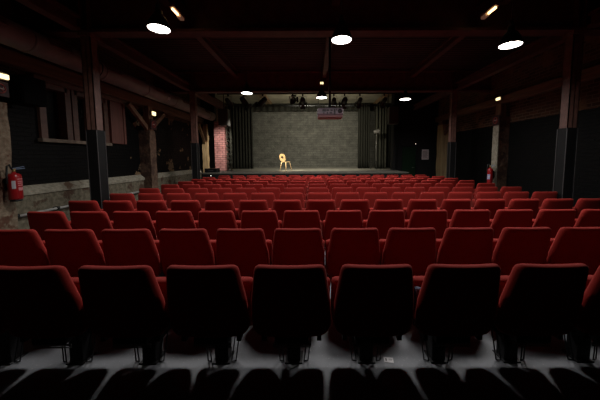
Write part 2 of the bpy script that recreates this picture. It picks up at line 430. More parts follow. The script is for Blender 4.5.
def ibeam(p0, p1, z0, z1, fw, name, label, cat='beam', m=None):
    """I-section lying along X (or Y) with its flanges flat."""
    x0, y0 = p0; x1, y1 = p1
    along = 'X' if abs(x1 - x0) > abs(y1 - y0) else 'Y'
    f, t = .05, .016; h = fw / 2
    poly = [(-h, z0), (h, z0), (h, z0 + f), (t, z0 + f), (t, z1 - f), (h, z1 - f), (h, z1), (-h, z1), (-h, z1 - f), (-t, z1 - f), (-t, z0 + f), (-h, z0 + f)]
    c0 = y0 if along == 'X' else x0
    poly = [(a + c0, b) for a, b in poly]
    b = MB().prism(poly, along, x0 if along == 'X' else y0, x1 if along == 'X' else y1)
    if along == 'X':
        o = thing(name, label, cat, ((x0 + x1) / 2, y0, z0)); b.xf(Matrix.Translation((-(x0 + x1) / 2, -y0, -z0)))
        b.build('beam_profile', m or M['beam'], o)
        for xs in (-4.09, 4.85):
            s_ = MB()
            for sd in (-1, 1):
                s_.box(xs - (x0 + x1) / 2 - .012 - .07, xs - (x0 + x1) / 2 + .012 - .07, min(sd * t, sd * h * .9), max(sd * t, sd * h * .9), f, z1 - z0 - f)
                s_.box(xs - (x0 + x1) / 2 - .012 + .07, xs - (x0 + x1) / 2 + .012 + .07, min(sd * t, sd * h * .9), max(sd * t, sd * h * .9), f, z1 - z0 - f)
            s_.build('stiffener', m or M['beam'], o)
        return o
    return tag(b.build(name, m or M['beam']), label, cat)
ibeam((XL, .75), (XR, .75), 3.8, 4.495, .24, 'cross_beam', 'deep red brown steel beam across the hall, over the back rows')
ibeam((XL, 5.07), (XR, 5.07), 3.8, 4.495, .24, 'cross_beam', 'deep red brown steel beam across the hall between the near columns')
ibeam((XL, 9.40), (XR, 9.40), 3.8, 4.495, .24, 'cross_beam', 'deep red brown steel beam across the hall before the stage')
for x, l in ((-2.58, 'on the window side'), (.44, 'in the middle'), (3.46, 'on the black wall side')):
    for y0, y1, bay in ((.77, 5.05, 'over the back rows'), (5.09, 9.38, 'between the two rows of columns')):
        ibeam((x, y0), (x, y1), 4.28, 4.5, .14, 'roof_purlin', 'red brown roof purlin %s, %s' % (l, bay), 'purlin')
for x, l in ((-4.2, 'above the window side columns'), (5.0, 'above the black wall side columns')):
    for y0, y1, bay in ((.90, 4.94, 'over the back rows'), (5.20, 9.27, 'between the two columns'), (9.53, 13.1, 'from the far column to the stage')):
        ibeam((x, y0), (x, y1), 3.82, 4.08, .16, 'edge_beam', 'long red brown steel beam %s, %s' % (l, bay), 'beam')

# timber plates along the walls
tag(MB().box(XL + .006, XL + .20, -1.5, 13.1, 3.19, 3.44, .015).build('timber_plate', M['timber']), 'long timber plate high along the window wall', 'timber')
tag(MB().box(XR - .20, XR - .006, -1.5, 13.1, 3.22, 3.46, .015).build('timber_plate', M['timber']), 'long timber plate high along the black painted wall', 'timber')

# ------------------------------------------------------------------ wall pillars with knee braces
def wall_pillar(face, wall, y0, y1, ztop, m, label, brace_m, upm, near_brace=True, far_brace=True, zb=2.46, span=.85):
    x0, x1 = min(face, wall), max(face, wall)
    o = thing('wall_pillar', label, 'pillar', ((x0 + x1) / 2, (y0 + y1) / 2, 0))
    hx, hy = (x1 - x0) / 2, (y1 - y0) / 2
    b = MB(); n = 12
    rr = random.Random(int(y0 * 100) + int(face))
    # slightly irregular masonry shaft
    rings = []
    for k in range(n + 1):
        z = ztop * k / n; j = [rr.uniform(-.012, .012) for _ in range(4)]
        rings.append([b.bm.verts.new((sx * (hx + j[i]), sy * (hy + j[(i + 1) % 4]), z)) for i, (sx, sy) in enumerate(((-1, -1), (1, -1), (1, 1), (-1, 1)))])
    for A, B in zip(rings, rings[1:]):
        for i in range(4): b.bm.faces.new((A[i], A[(i + 1) % 4], B[(i + 1) % 4], B[i]))
    b.bm.faces.new(rings[-1]); b.bm.faces.new(rings[0][::-1])
    b.build('masonry_shaft', m, o)
    sgn = 1 if face > wall else -1
    cx = sgn * (hx - .11)
    MB().box(cx - .09, cx + .09, -.11, .11, ztop, 3.18, .01).build('timber_head', upm, o)
    for ok, s in ((near_brace, -1), (far_brace, 1)):
        if ok:
            q = MB(); bar(q, (cx, s * .06, zb), (cx, s * (.06 + span), 3.10), .10, .13, .008); q.build('knee_brace', brace_m, o)
    return o
wall_pillar(-5.0, XL, 4.04, 4.43, 2.45, M['pillar'], 'flaking plaster pillar carrying the red extinguisher by the windows', M['timber'], M['timberz'], True, False)
wall_pillar(-5.1, XL, 8.42, 8.74, 2.42, M['pillar2'], 'brown plaster pillar with timber knee braces beyond the windows', M['timber'], M['timberz'])
wall_pillar(-5.02, -5.26, 12.82, 13.02, 2.35, M['pale_timber'], 'pale forked timber post beside the stage', M['pale_timber'], M['pale_timber'], True, True, 2.25, .72)
wp = wall_pillar(5.87, XR, 8.40, 8.64, 2.80, M['pillar2'], 'pale plaster pillar behind the extinguisher on the black wall side', M['timber'], M['timberz'], False, False)
MB().box(-.19, -.165, -.13, .13, 0, 2.78).build('lit_plaster_face', M['ledge'], wp)  # paler slab paints in the lamp light on the aisle side
wall_pillar(5.85, XR, 12.0, 12.5, 3.0, M['pale_timber'], 'pale timber post on the black wall side close to the stage', M['timber'], M['timberz'], True, False)

# ------------------------------------------------------------------ ventilation duct
dx, dz, dr = -4.78, 3.52, .20
o = thing('ventilation_duct', 'round grey ventilation duct running high along the window side', 'duct', (dx, 5, dz))
b = MB(); pts = [(0, y - 5, 0) for y in (-1.5, 2, 5, 8, 11, 12.85)]; b.tube(pts, dr, 28); b.build('duct_pipe', M['duct'], o)
for y in (1, 3.05, 4.6, 6.15, 7.7, 9.25, 10.8, 12.3): MB().tube([(0, y - 5 - .02, 0), (0, y - 5 + .02, 0)], dr + .012, 28).build('joint_ring', M['duct'], o)
for yy in (3.95, 5.05, 6.35, 8.25, 9.9, 11.9):
    m = Matrix.Translation((0, yy - 5, 0)) @ Matrix.Rotation(R(-22), 4, 'Y') @ Matrix.Translation((dr - .006, 0, 0))
    g = MB()
    g.box(-.01, .02, -.22, .22, -.065, -.05, rot=m).box(-.01, .02, -.22, .22, .05, .065, rot=m).box(-.01, .02, -.22, -.205, -.05, .05, rot=m).box(-.01, .02, .205, .22, -.05, .05, rot=m)
    for k in range(4): g.box(-.005, .014, -.205, .205, -.034 + k * .022, -.030 + k * .022, rot=m)
    g = g.build('duct_grille', M['grille'], o)
    MB().box(-.005, .005, -.205, .205, -.05, .05, rot=m).build('grille_opening', M['dark'], g)
m = Matrix.Translation((0, 8.72 - 5, 0)) @ Matrix.Rotation(R(18), 4, 'Y') @ Matrix.Translation((dr + .003, 0, 0))
tag(MB().box(-.005, .006, -.06, .06, -.04, .04, rot=m).build('duct_sticker', M['label_white'], o), 'pale paper sticker')
for yy in (1.5, 6.0, 10.5):
    b = MB(); b.tube([(dr * math.cos(a), yy - 5, dr * math.sin(a)) for a in [2 * PI * k / 24 for k in range(25)]], .012, 6, False)
    b.box(-.01, .01, yy - 5 - .01, yy - 5 + .01, dr, (ZC if yy < YT else ZT) - dz)
    b.build('hanger', M['black_metal'], o)

# handrail pipe on the left plinth
o = thing('wall_pipe', 'grey pipe on black clamps along the pale plinth', 'pipe', (-5.27, 6.4, .52))
MB().tube([(0, -1.75, -.01), (0, -.5, 0), (0, 2.0, .01), (0, 2.0, .01)][:3], .026, 12).build('pipe_run', M['pipe'], o)
for yy in (-1.74, -.98, -.45, .9, 1.9):
    MB().tube([(0, yy - .025, 0), (0, yy + .025, 0)], .04, 12).box(-.08, 0, yy - .02, yy + .02, -.03, .03).build('pipe_clamp', M['hose'], o)

# ------------------------------------------------------------------ theatre seats
def pad(wfun, z0, z1, yback, thick, wing, nx=14, nz=18, rc=.05, rb=.05, ps=8, qs=12):
    """closed upholstered panel; wfun(z) half width, yback(z) rear face."""
    bm = bmesh.new(); grid = {}
    for sd in (0, 1):
        for j in range(nz + 1):
            t = (1 - math.cos(PI * j / nz)) / 2
            z = z0 + (z1 - z0) * t; wv = wfun(z)
            dzt, dzb = z1 - z, z - z0
            if dzt < rc: wv -= rc - math.sqrt(max(0, rc * rc - (rc - dzt) ** 2))
            if dzb < rb: wv -= rb - math.sqrt(max(0, rb * rb - (rb - dzb) ** 2))
            for i in range(nx + 1):
                s = -math.cos(PI * i / nx); x = s * wv
                p = max(0, 1 - abs(s) ** ps) ** .5 * max(0, 1 - abs(2 * t - 1) ** qs) ** .5
                y = yback(z) + thick / 2 + (thick / 2 * p) * (1 if sd else -1) + wing * (x / .25) ** 2
                grid[sd, j, i] = bm.verts.new((x, y, z))
        for j in range(nz):
            for i in range(nx):
                q = [grid[sd, j, i], grid[sd, j, i + 1], grid[sd, j + 1, i + 1], grid[sd, j + 1, i]]
                f = bm.faces.new(q if not sd else q[::-1]); f.smooth = True
    bmesh.ops.remove_doubles(bm, verts=bm.verts, dist=1e-5)
    return bm
def lerp(z, *kv):
    for (a, va), (b, vb) in zip(kv, kv[1:]):
        if z <= b:
            u = max(0, (z - a) / (b - a)); u = u * u * (3 - 2 * u) if False else u
            return va + (vb - va) * u
    return kv[-1][1]

SEAT = thing('theatre_seat', 'x', 'seat', (0, 0, 0), 0, 'rows of red tip-up theatre seats')
m_ = MB(); m_.add(pad(lambda z: lerp(z, (.345, .256), (.45, .262), (.60, .260), (.870, .219)), .345, .870,
                      lambda z: -.246 + (.870 - z) * .20, .075, .030, rc=.032, rb=.07, ps=16, qs=26), True)
backrest = m_.build('backrest', M['red'], SEAT)
m_ = MB(); m_.add(pad(lambda z: lerp(z, (.255, .252), (.40, .269), (.69, .268)), .255, .69,
                      lambda z: -.037 + (.69 - z) * .33, .115, .0, rc=.025, rb=.05, ps=16, qs=16), True)
cushion = m_.build('seat_cushion', M['red'], SEAT)
m_ = MB().box(-.05, .05, .09, .18, .01, .36, .004)
post = m_.build('post', M['black_metal'], SEAT)
base = MB().box(-.065, .065, .07, .20, 0, .010, .003).build('base_plate', M['black_metal'], SEAT)
br_ = MB().box(-.115, .115, -.10, .19, .285, .330, .006).box(-.20, -.17, -.09, .10, .30, .36).box(.17, .20, -.09, .10, .30, .36).box(-.20, .20, -.02, .02, .305, .33)
bracket = br_.build('seat_bracket', M['black_metal'], SEAT)
slide = MB().box(-.13, .13, -.08, -.072, .262, .274).box(-.13, .13, -.08, -.072, .246, .252).build('bracket_rail', M['steel'], bracket)
stays = []
for s in (-1, 1):
    t_ = MB().tube([(s * .075, .09, .008), (s * .115, .12, .29)], .0045, 6).tube([(s * .105, .10, .008), (s * .140, .13, .29)], .0045, 6).tube([(s * .072, .09, .008), (s * .108, .10, .008)], .0045, 6)
    stays.append(t_.build('stay', M['black_metal'], SEAT))
KL = [(backrest, []), (cushion, []), (post, []), (base, []), (bracket, [slide])] + [(s, []) for s in stays]

ORD = ('first second third fourth fifth sixth seventh eighth ninth tenth eleventh twelfth thirteenth fourteenth fifteenth sixteenth').split()
W_, P_, Y0 = .544, .865, 1.785
rows = [(-.262, -3, 4), (-.255, -5, 5), (-.25, -6, 7)] + [(.26, -7, 8)] * 7 + [(-.245, -6, 8)]
first = True
rng = random.Random(3)
SEATS = {}
for k, (off, n0, n1) in enumerate(rows):
    lo_n, hi_n = (-6, 7) if k < 2 else (n0, n1)
    for n in range(lo_n, hi_n + 1):
        i = n - n0
        where = {0: 'the nearest row', 10: 'the last row before the stage'}.get(k, 'the %s row from the camera' % ORD[k])
        who = 'leftmost' if i == 0 else 'rightmost' if n == n1 else ORD[i] + ' from left'
        lab = 'red padded theatre seat, %s in %s' % (who, where)
        if n < n0: lab = 'red padded theatre seat, %s past the leftmost in view, %s' % (ORD[n0 - n - 1], where)
        if n > n1: lab = 'red padded theatre seat, %s past the rightmost in view, %s' % (ORD[n - n1 - 1], where)
        loc = (W_ * (off + n) + rng.uniform(-.0015, .0015), Y0 + P_ * k, 0); rz = rng.uniform(-.007, .007)
        if k == 9 and n == 0: lab = 'red theatre seat painted brightly lit, %s in %s' % (who, where)
        if first:
            SEAT.location = loc; SEAT.rotation_euler = (0, 0, rz); SEAT['label'] = lab; r_ = SEAT; first = False
        else: r_ = dup(SEAT, KL, loc, rz, lab)
        SEATS[k, n] = r_
# the one seat with spotlight painted in as brighter red: own mesh copies
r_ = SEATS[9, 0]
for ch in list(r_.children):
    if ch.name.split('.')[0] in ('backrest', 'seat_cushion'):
        ch.data = ch.data.copy(); ch.data.materials[0] = M['red_spotlit']

# ------------------------------------------------------------------ stage
st = thing('stage', 'low stage with grey boarded deck and black front', 'stage', (0, YS, 0))
deck = [(-4.72, 0), (4.1, 0), (4.1, YE - YS - .01), (-4.72, YE - YS - .01)]
MB().prism(deck, 'Z', ZS - .05, ZS).build('stage_deck', M['deck'], st)
MB().box(-4.68, 4.06, .03, .08, 0, ZS - .05).box(-4.68, -4.6, .08, 5.8, 0, ZS - .05).box(3.98, 4.06, .08, 5.8, 0, ZS - .05).build('front_panel', M['black_wall'], st)
MB().box(-4.72, 4.1, -.02, .0, ZS - .05, ZS + .004).build('stage_nosing', M['deck_edge'], st)
# brick pier
tag(MB().box(-4.74, -4.26, 13.0, 13.5, ZS + .002, 3.3).build('brick_pier', M['pink_brick']), 'pink painted brick pier standing beside the stage opening', 'pier')
tag(MB().box(3.98, 4.095, 13.0, 13.5, ZS + .002, 4.9).build('black_pier', M['black_wall']), 'narrow black pier closing the stage opening by the exit door', 'pier')

# lattice tower beside the pier
o = thing('lattice_tower', 'slim dark lattice tower between the brick pier and the black curtain', 'lighting tower', (-4.07, 13.15, ZS + .001))
b = MB()
for sx in (-.09, .09):
    for sy in (-.09, .09): b.tube([(sx, sy, 0), (sx, sy, 3.3)], .02, 8)
b.build('tower_chord', M['grey_cloth'], o)
b = MB()
for k in range(15):
    z = .05 + k * .215; s = 1 if k % 2 else -1
    for sy in (-.09, .09): b.tube([(-.09 * s, sy, z), (.09 * s, sy, z + .215)], .010, 6)
    for sx in (-.09, .09): b.tube([(sx, -.09 * s, z), (sx, .09 * s, z + .215)], .010, 6)
b.build('tower_lacing', M['grey_cloth'], o)
MB().box(-.14, .14, -.14, .14, 0, .02).build('tower_foot', M['black_metal'], o)

def curtain(x0, x1, y, z0, z1, m, label, pleats, amp=.07, cat='curtain', slant=0, name='stage_curtain'):
    n = pleats * 10; b = MB(); f = []
    nz = 8
    th = .02
    fr = []; bk = []
    for j in range(nz + 1):
        z = z0 + (z1 - z0) * j / nz; r1 = []; r2 = []
        for i in range(n + 1):
            u = i / n; x = x0 + (x1 - x0) * u
            yy = y + amp * math.sin(2 * PI * pleats * u + .5 * math.sin(3 * u * PI)) * (1 - .25 * j / nz) + slant * u
            r1.append(b.bm.verts.new((x, yy, z))); r2.append(b.bm.verts.new((x, yy + th, z)))
        fr.append(r1); bk.append(r2)
    def q(a, b_, c, d):
        fc = b.bm.faces.new((a, b_, c, d)); fc.smooth = True
    for j in range(nz):
        for i in range(n):
            q(fr[j][i], fr[j][i + 1], fr[j + 1][i + 1], fr[j + 1][i]); q(bk[j][i + 1], bk[j][i], bk[j + 1][i], bk[j + 1][i + 1])
        q(fr[j][0], fr[j + 1][0], bk[j + 1][0], bk[j][0]); q(fr[j][n], bk[j][n], bk[j + 1][n], fr[j + 1][n])
    for i in range(n):
        q(fr[0][i], bk[0][i], bk[0][i + 1], fr[0][i + 1]); q(fr[nz][i], fr[nz][i + 1], bk[nz][i + 1], bk[nz][i])
    return tag(b.build(name, m), label, cat)
curtain(-4.55, -3.35, 15.2, ZS + .02, 4.6, M['black_cloth'], 'pleated black curtain on the brick pier side of the stage', 7)
curtain(2.62, 3.30, 15.2, ZS + .02, 4.6, M['black_cloth'], 'pleated black curtain at the far side of the grey back wall', 5)
curtain(3.42, 4.05, 14.5, ZS + .02, 4.4, M['grey_cloth'], 'dark grey drape bunched beside the lantern stand', 4, .10)
curtain(4.2, 6.1, 15.6, ZS + .02, 4.6, M['black_cloth'], 'wide black masking curtain deep in the wing by the exit door', 9)
curtain(-5.4, -4.6, 15.6, ZS + .02, 4.6, M['black_cloth'], 'wide black masking curtain deep in the wing behind the pier', 4)
curtain(-5.2, 5.2, 15.9, 4.30, 4.70, M['black_cloth'], 'black border cloth hanging across the top of the stage', 30, .05, name='border_curtain')
# stage roof timbers
for x, l in ((-2.62, 'above the black curtain end of the stage'), (4.02, 'above the exit door end of the stage')):
    tag(MB().box(x - .14, x + .14, 9.7, 17.0, 4.76, 4.975).build('roof_timber', M['tan_timber']), 'tan roof timber under the pale ceiling %s' % l, 'timber')

# the chair on the stage
ch = thing('wooden_chair', 'pale wooden chair with an oval hole in its backrest, alone on the stage', 'chair', (-1.27, 12.85, ZS + .001), R(-38))
s_ = MB()
N = 32
prof = []
for k in range(N):
    a = 2 * PI * k / N
    x = .20 * math.copysign(abs(math.cos(a)) ** .75, math.cos(a)); y = .19 * math.copysign(abs(math.sin(a)) ** .75, math.sin(a))
    prof.append((x, y))
s_.prism(prof, 'Z', .415, .452); s_.build('seat', M['beech'], ch)
# backrest: curved plywood panel with an oval hole
b = MB(); NR = 40
def bp(x, z, off):
    lean = (z - .45) * .22
    return Vector((x, -.19 - lean + .35 * x * x + off, z))
def ring(rx, rz_, cz, off, pw=.8):
    return [b.bm.verts.new(bp(rx * math.copysign(abs(math.cos(2 * PI * k / NR)) ** pw, math.cos(2 * PI * k / NR)), cz + rz_ * math.copysign(abs(math.sin(2 * PI * k / NR)) ** pw, math.sin(2 * PI * k / NR)), off)) for k in range(NR)]
oF, oB = ring(.195, .185, .625, .007), ring(.195, .185, .625, -.007)
iF, iB = ring(.09, .07, .645, .007, 1), ring(.09, .07, .645, -.007, 1)
for k in range(NR):
    k2 = (k + 1) % NR
    for A, B in ((oF, iF), (iF, iB), (iB, oB), (oB, oF)):
        b.bm.faces.new((A[k], A[k2], B[k2], B[k]))
b.build('backrest', M['beech'], ch)
for sx in (-1, 1):
    for sy in (-1, 1):
        MB().tube([(sx * .135, sy * .13, .43), (sx * .20, sy * .20, .005)], .021, 10, True, .013).build('leg', M['beech'], ch)

# ------------------------------------------------------------------ loudspeakers
def pa_speaker(x, y, z0, z1, w, d, label, m, tilt=0, hang=None):
    o = thing('loudspeaker', label, 'speaker', (x, y, z0)); h = z1 - z0
    MB().box(-w / 2, w / 2, -d / 2, d / 2, 0, h, .012).build('cabinet', m, o)
    MB().box(-w / 2 + .02, w / 2 - .02, -d / 2 - .012, -d / 2, .02, h - .02, .004).build('speaker_grille', M['speaker'] if m is M['speaker'] else m, o)
    if hang is not None: 
        MB().tube([(0, 0, h), (0, 0, hang - z0)], .018, 8).build('hanging_pole', M['black_metal'], o)
    return o
pa_speaker(-3.90, 12.0, 2.98, 3.70, .42, .36, 'grey loudspeaker hung above the pink brick pier', M['speaker_grey'], hang=ZT)
pa_speaker(3.62, 12.0, 3.02, 3.76, .42, .36, 'dark grey loudspeaker hung at the exit door end of the stage', M['speaker_grey'], hang=ZT)
o = pa_speaker(-5.12, 4.86, 2.50, 2.98, .36, .40, 'black loudspeaker on the wall between the near pillar and the windows', M['speaker'])
MB().box(-.33, -.18, -.04, .04, .2, .26).build('wall_bracket', M['black_metal'], o)
MB().lathe([(0, .5), (.015, .495), (.018, .48)], 10, (.1, -.1, 0)).build('mount_eye', M['brass'], o)

# ------------------------------------------------------------------ stage lanterns and bar
o = thing('lighting_bar', 'black lighting bar hung across the hall before the stage', 'lighting bar', (.3, 11.2, 4.18))
MB().tube([(-4.2, 0, 0), (3.9, 0, 0)], .026, 12).build('bar_tube', M['black_metal'], o)
for x in (-3.6, -1.2, 1.2, 3.4): MB().box(x - .012, x + .012, -.03, .03, .02, ZT - 4.18).build('bar_hanger', M['black_metal'], o)
o = thing('lighting_bar', 'lower black lighting bar crossing behind the lanterns', 'lighting bar', (.3, 12.4, 3.92))
MB().tube([(-4.2, 0, 0), (3.9, 0, 0)], .024, 12).build('bar_tube', M['black_metal'], o)
for x in (-3.4, 0, 3.2): MB().box(x - .012, x + .012, -.03, .03, .02, ZT - 3.92).build('bar_hanger', M['black_metal'], o)

def lantern(x, y, z, aim, label, kind, r=.10, L=.36):
    """stage lantern hung from the bar at (x, y, z); aim is the point it looks at."""
    o = thing('stage_spotlight', label, 'stage light', (x, y, z), 0, 'stage lanterns on the bar')
    MB().box(-.03, .03, -.04, .04, -.08, -.002).build('clamp', M['black_metal'], o)
    yk = MB().box(-r - .04, r + .04, -.015, .015, -.085, -.07)
    for s in (-1, 1): yk.box(s * (r + .03) - .006, s * (r + .03) + .006, -.018, .018, -.30, -.07)
    yk.build('yoke', M['steel'], o)
    c = Vector((0, 0, -.28)); d = (Vector(aim) - Vector((x, y, z)) - c).normalized()
    m = ortho(c, d)
    hd = MB().lathe([(0, -L * .55), (r * .7, -L * .5), (r * .95, -L * .3), (r, 0), (r, L * .45), (r * 1.08, L * .45), (r * 1.08, L * .5), (r * .8, L * .5), (r * .8, L * .40), (0, L * .40)], 20)
    hd.xf(m); hd = hd.build('lamp_body', M['black_metal'], o)
    ln = MB().lathe([(0, L * .47), (r * .5, L * .462), (r * .79, L * .43)], 20); ln.xf(m)
    ln.build('lens', M['lens_glow'] if kind else M['glass'], hd)
    if kind == 2 or True:
        bd = MB()
        q = r * 1.1
        for k in range(4):
            mm = m @ Matrix.Rotation(k * PI / 2, 4, 'Z') @ Matrix.Translation((0, q, L * .5)) @ Matrix.Rotation(R(-28), 4, 'X')
            bd.box(-q * .9, q * .9, -.003, .003, 0, .12, rot=mm)
        bd.build('barn_door', M['black_metal'], hd)
    return o, Vector((x, y, z)) + c + d * (L * .5 + .16), d
LN = [
    (-2.80, 11.2, (-1.2, 12.9, 1.2), 'second stage lantern from the brick pier, under the pendant lamp', 1),
    (-3.45, 11.2, (-2.5, 16, 1.5), 'stage lantern nearest the brick pier', 0),
    (-2.02, 11.2, (-4.65, 13.0, 1.9), 'stage lantern just before the tan roof timber', 1),
    (-.78, 11.2, (-.5, 13.4, 4.98), 'stage lantern hung fourth from the brick pier, turned up as added roof fill', 1),
    (-.37, 11.2, (-.4, 16.6, 1.7), 'large stage lantern with bright yoke before the pale ceiling', 1),
    (.92, 11.2, (.9, 16, 1.5), 'stage lantern hung just beyond the projector pole', 0),
    (1.36, 11.2, (.8, 16.6, 1.7), 'third stage lantern from the exit door end', 1),
    (1.99, 11.2, (1.6, 16.0, 1.5), 'second stage lantern from the exit door end', 0),
    (3.0, 11.2, (2.2, 16.0, 1.5), 'stage lantern nearest the exit door end', 0),
]
LAMPS = []
for x, y, aim, lab, kind in LN:
    big = .115 if kind else .095
    LAMPS.append(lantern(x, y, 4.155, aim, lab, kind, big, .40 if kind else .34))

# lantern stand at stage right-hand wing
o = thing('lantern_stand', 'tall lantern stand on the stage before the dark grey drape', 'lighting stand', (3.35, 13.9, ZS + .001))
MB().tube([(0, 0, .3), (0, 0, 1.9)], .02, 10).build('stand_pole', M['steel'], o)
for k in range(3):
    a = k * 2 * PI / 3 + .4
    MB().tube([(0, 0, .45), (.32 * math.cos(a), .32 * math.sin(a), .012)], .012, 8).build('stand_leg', M['black_metal'], o)
b = MB().lathe([(0, -.15), (.09, -.13), (.11, .12), (.12, .12), (.12, .15), (.08, .15), (0, .13)], 18); b.xf(Matrix.Translation((0, 0, 1.96)) @ Matrix.Rotation(R(80), 4, 'Y'))
b.build('lamp_head', M['steel'], o)
o = thing('equipment_case', 'low black equipment case on the corner of the stage by the forked post', 'case', (-4.42, 11.75, ZS + .001))
MB().box(-.27, .27, -.2, .2, 0, .17, .012).build('case_body', M['black_metal'], o)
MB().box(-.1, .1, -.215, -.2, .06, .10, .004).build('case_handle', M['edge'], o)
o = thing('pilot_light', 'tiny white pilot light on the black stage front', 'light', (-4.28, YS + .028, .80))
MB().box(-.03, .03, -.03, 0, -.03, .03, .005).build('lamp_housing', M['black_metal'], o); MB().lathe([(0, .012), (.016, .006), (.02, 0)], 10).xf(Matrix.Translation((0, -.03, 0)) @ Matrix.Rotation(R(90), 4, 'X')).build('lamp_lens', M['tiny_glow'], o)

# ------------------------------------------------------------------ pendant lamps
POW, SPREAD = 54, 172
def pendant(x, y, z, label, r=.152):
    o = thing('pendant_lamp', label, 'lamp', (x, y, z), 0, 'black dome pendant lamps')
    sh = [(r + .006, 0), (r + .022, 0), (r + .022, .012), (r + .014, .018), (r * .93, .09), (r * .62, .165), (r * .36, .19), (r * .33, .25), (.03, .262), (.0, .262)]
    MB().lathe(sh, 40).build('lamp_shade', M['lamp_black'], o)
    MB().lathe([(r + .006, 0), (r + .004, .012), (r * .88, .085), (r * .58, .155), (0, .165)], 40).build('shade_lining', M['lamp_in'], o)
    MB().lathe([(0, .004), (r + .003, .006), (r + .003, .010), (0, .009)], 40).build('diffuser', M['lamp_glow'], o)
    l = bpy.data.lights.new('pendant_light', 'AREA'); l.shape = 'DISK'; l.size = 2 * r; l.energy = POW * (.74 if y < 5 else 1.15); l.color = (1, .97, .95); l.spread = R(SPREAD)
    lo = bpy.data.objects.new('pendant_light', l); COL.objects.link(lo); lo.parent = o; lo.location = (0, 0, -.004)
    MB().tube([(0, 0, .26), (0, 0, .33)], .03, 12).build('lamp_cap', M['lamp_black'], o)
    MB().tube([(0, 0, .32), (0, 0, ZC - z)], .006, 8).build('cord', M['hose'], o)
    return o
pendant(-2.11, 3.83, 3.32, 'large lit pendant lamp near the strip light on the window side', .134)
pendant(.42, 3.83, 3.16, 'large lit pendant lamp in the middle of the hall above the projector', .131)
pendant(2.77, 3.83, 3.08, 'large lit pendant lamp before the black painted wall', .131)
pendant(-1.94, 8.12, 3.47, 'small looking lit pendant lamp before the bar, brick pier end')
pendant(.30, 8.12, 3.33, 'small looking lit pendant lamp just behind the projector')
pendant(2.81, 8.12, 3.27, 'small looking lit pendant lamp nearest the exit door')

# strip lights under the near cross beam
for x, lab in ((-2.25, 'small warm strip light on the beam, window side'), (2.99, 'small warm strip light on the beam, black wall side')):
    o = thing('strip_light', lab, 'lamp', (x, 4.66, 3.95))
    MB().box(-.045, .045, -.19, .19, .02, .06, .006).build('housing', M['column'], o)
    MB().tube([(0, -.15, 0), (0, .02, 0)], .021, 12).build('tube_lamp', M['strip_glow'], o)
    MB().box(-.035, .035, .05, .18, -.025, .02, .006).build('end_cover', M['strip_tip'], o)
    MB().box(-.012, .012, -.012, .012, .06, .30).box(-.012, .012, -.012, .38, .29, .31).build('arm', M['black_metal'], o)

# emergency lamps and signs
def emergency(x, y, z, sgn, label, w=.30, h=.12):
    o = thing('emergency_lamp', label, 'emergency light', (x, y, z))
    MB().box(min(0, -sgn * .05), max(0, -sgn * .05) , -w / 2, w / 2, -h / 2, h / 2, .008).build('housing', M['sill'], o)
    a, b_ = sorted((0, sgn * .035))
    MB().box(a, b_, -w / 2 + .02, w / 2 - .02, -h / 2 + .015, h / 2 - .03, .006).build('lamp_cover', M['emer_glow'], o)
    return o
def ban_sign(x, y, z, sgn, label, s=.17):
    o = thing('no_smoking_sign', label, 'sign', (x, y, z))
    rot = Matrix.Rotation(sgn * PI / 2, 4, 'Y') @ Matrix.Rotation(sgn * PI / 2, 4, 'Z')
    p = MB().box(-s, s, -s, s, 0, .018, .003); p.xf(rot); p.build('sign_board', M['sign_dark'], o)
    r = s * .58
    g = MB().tube([(r * math.cos(2 * PI * k / 32), r * math.sin(2 * PI * k / 32), .02) for k in range(33)], s * .085, 6, False)
    bar(g, (-r * .7, r * .7, .021), (r * .7, -r * .7, .021), s * .14, .008); g.xf(rot); g.build('ban_ring', M['sign_ring'], o)
    g = MB().box(-r * .72, r * .45, -s * .07, s * .07, .018, .026).box(r * .5, r * .7, -s * .07, s * .07, .018, .026)
    g.tube([(r * .6, s * .1, .022), (r * .52, s * .22, .022), (r * .66, s * .3, .022)], s * .03, 6); g.xf(rot); g.build('cigarette_mark', M['sign_white'], o)
    return o
emergency(-4.945, 4.30, 2.86, 1, 'lit emergency lamp on the near pillar above the sign')
ban_sign(-4.988, 4.34, 2.66, 1, 'dark no smoking sign on the near pillar beside the black loudspeaker', .12)
emergency(-5.05, 8.60, 2.97, 1, 'lit emergency lamp on the brown pillar beyond the windows', .20, .16)
ban_sign(-5.088, 8.62, 2.62, 1, 'dark no smoking sign under the lamp on the brown pillar', .16)
emergency(5.87, 8.50, 3.36, -1, 'lit emergency lamp high on the pale pillar, black wall side', .20, .12)
ban_sign(5.838, 8.52, 2.69, -1, 'dark no smoking sign high above the extinguisher on the black wall side', .16)
o = thing('emergency_lamp', 'tiny lit lamp on the far cross beam above the projector', 'emergency light', (.35, 9.293, 4.07))
MB().box(-.07, .07, -.03, .088, -.05, .05, .006).build('housing', M['sill'], o); MB().box(-.05, .05, -.04, -.03, -.035, .035, .004).build('lamp_cover', M['emer_glow'], o)

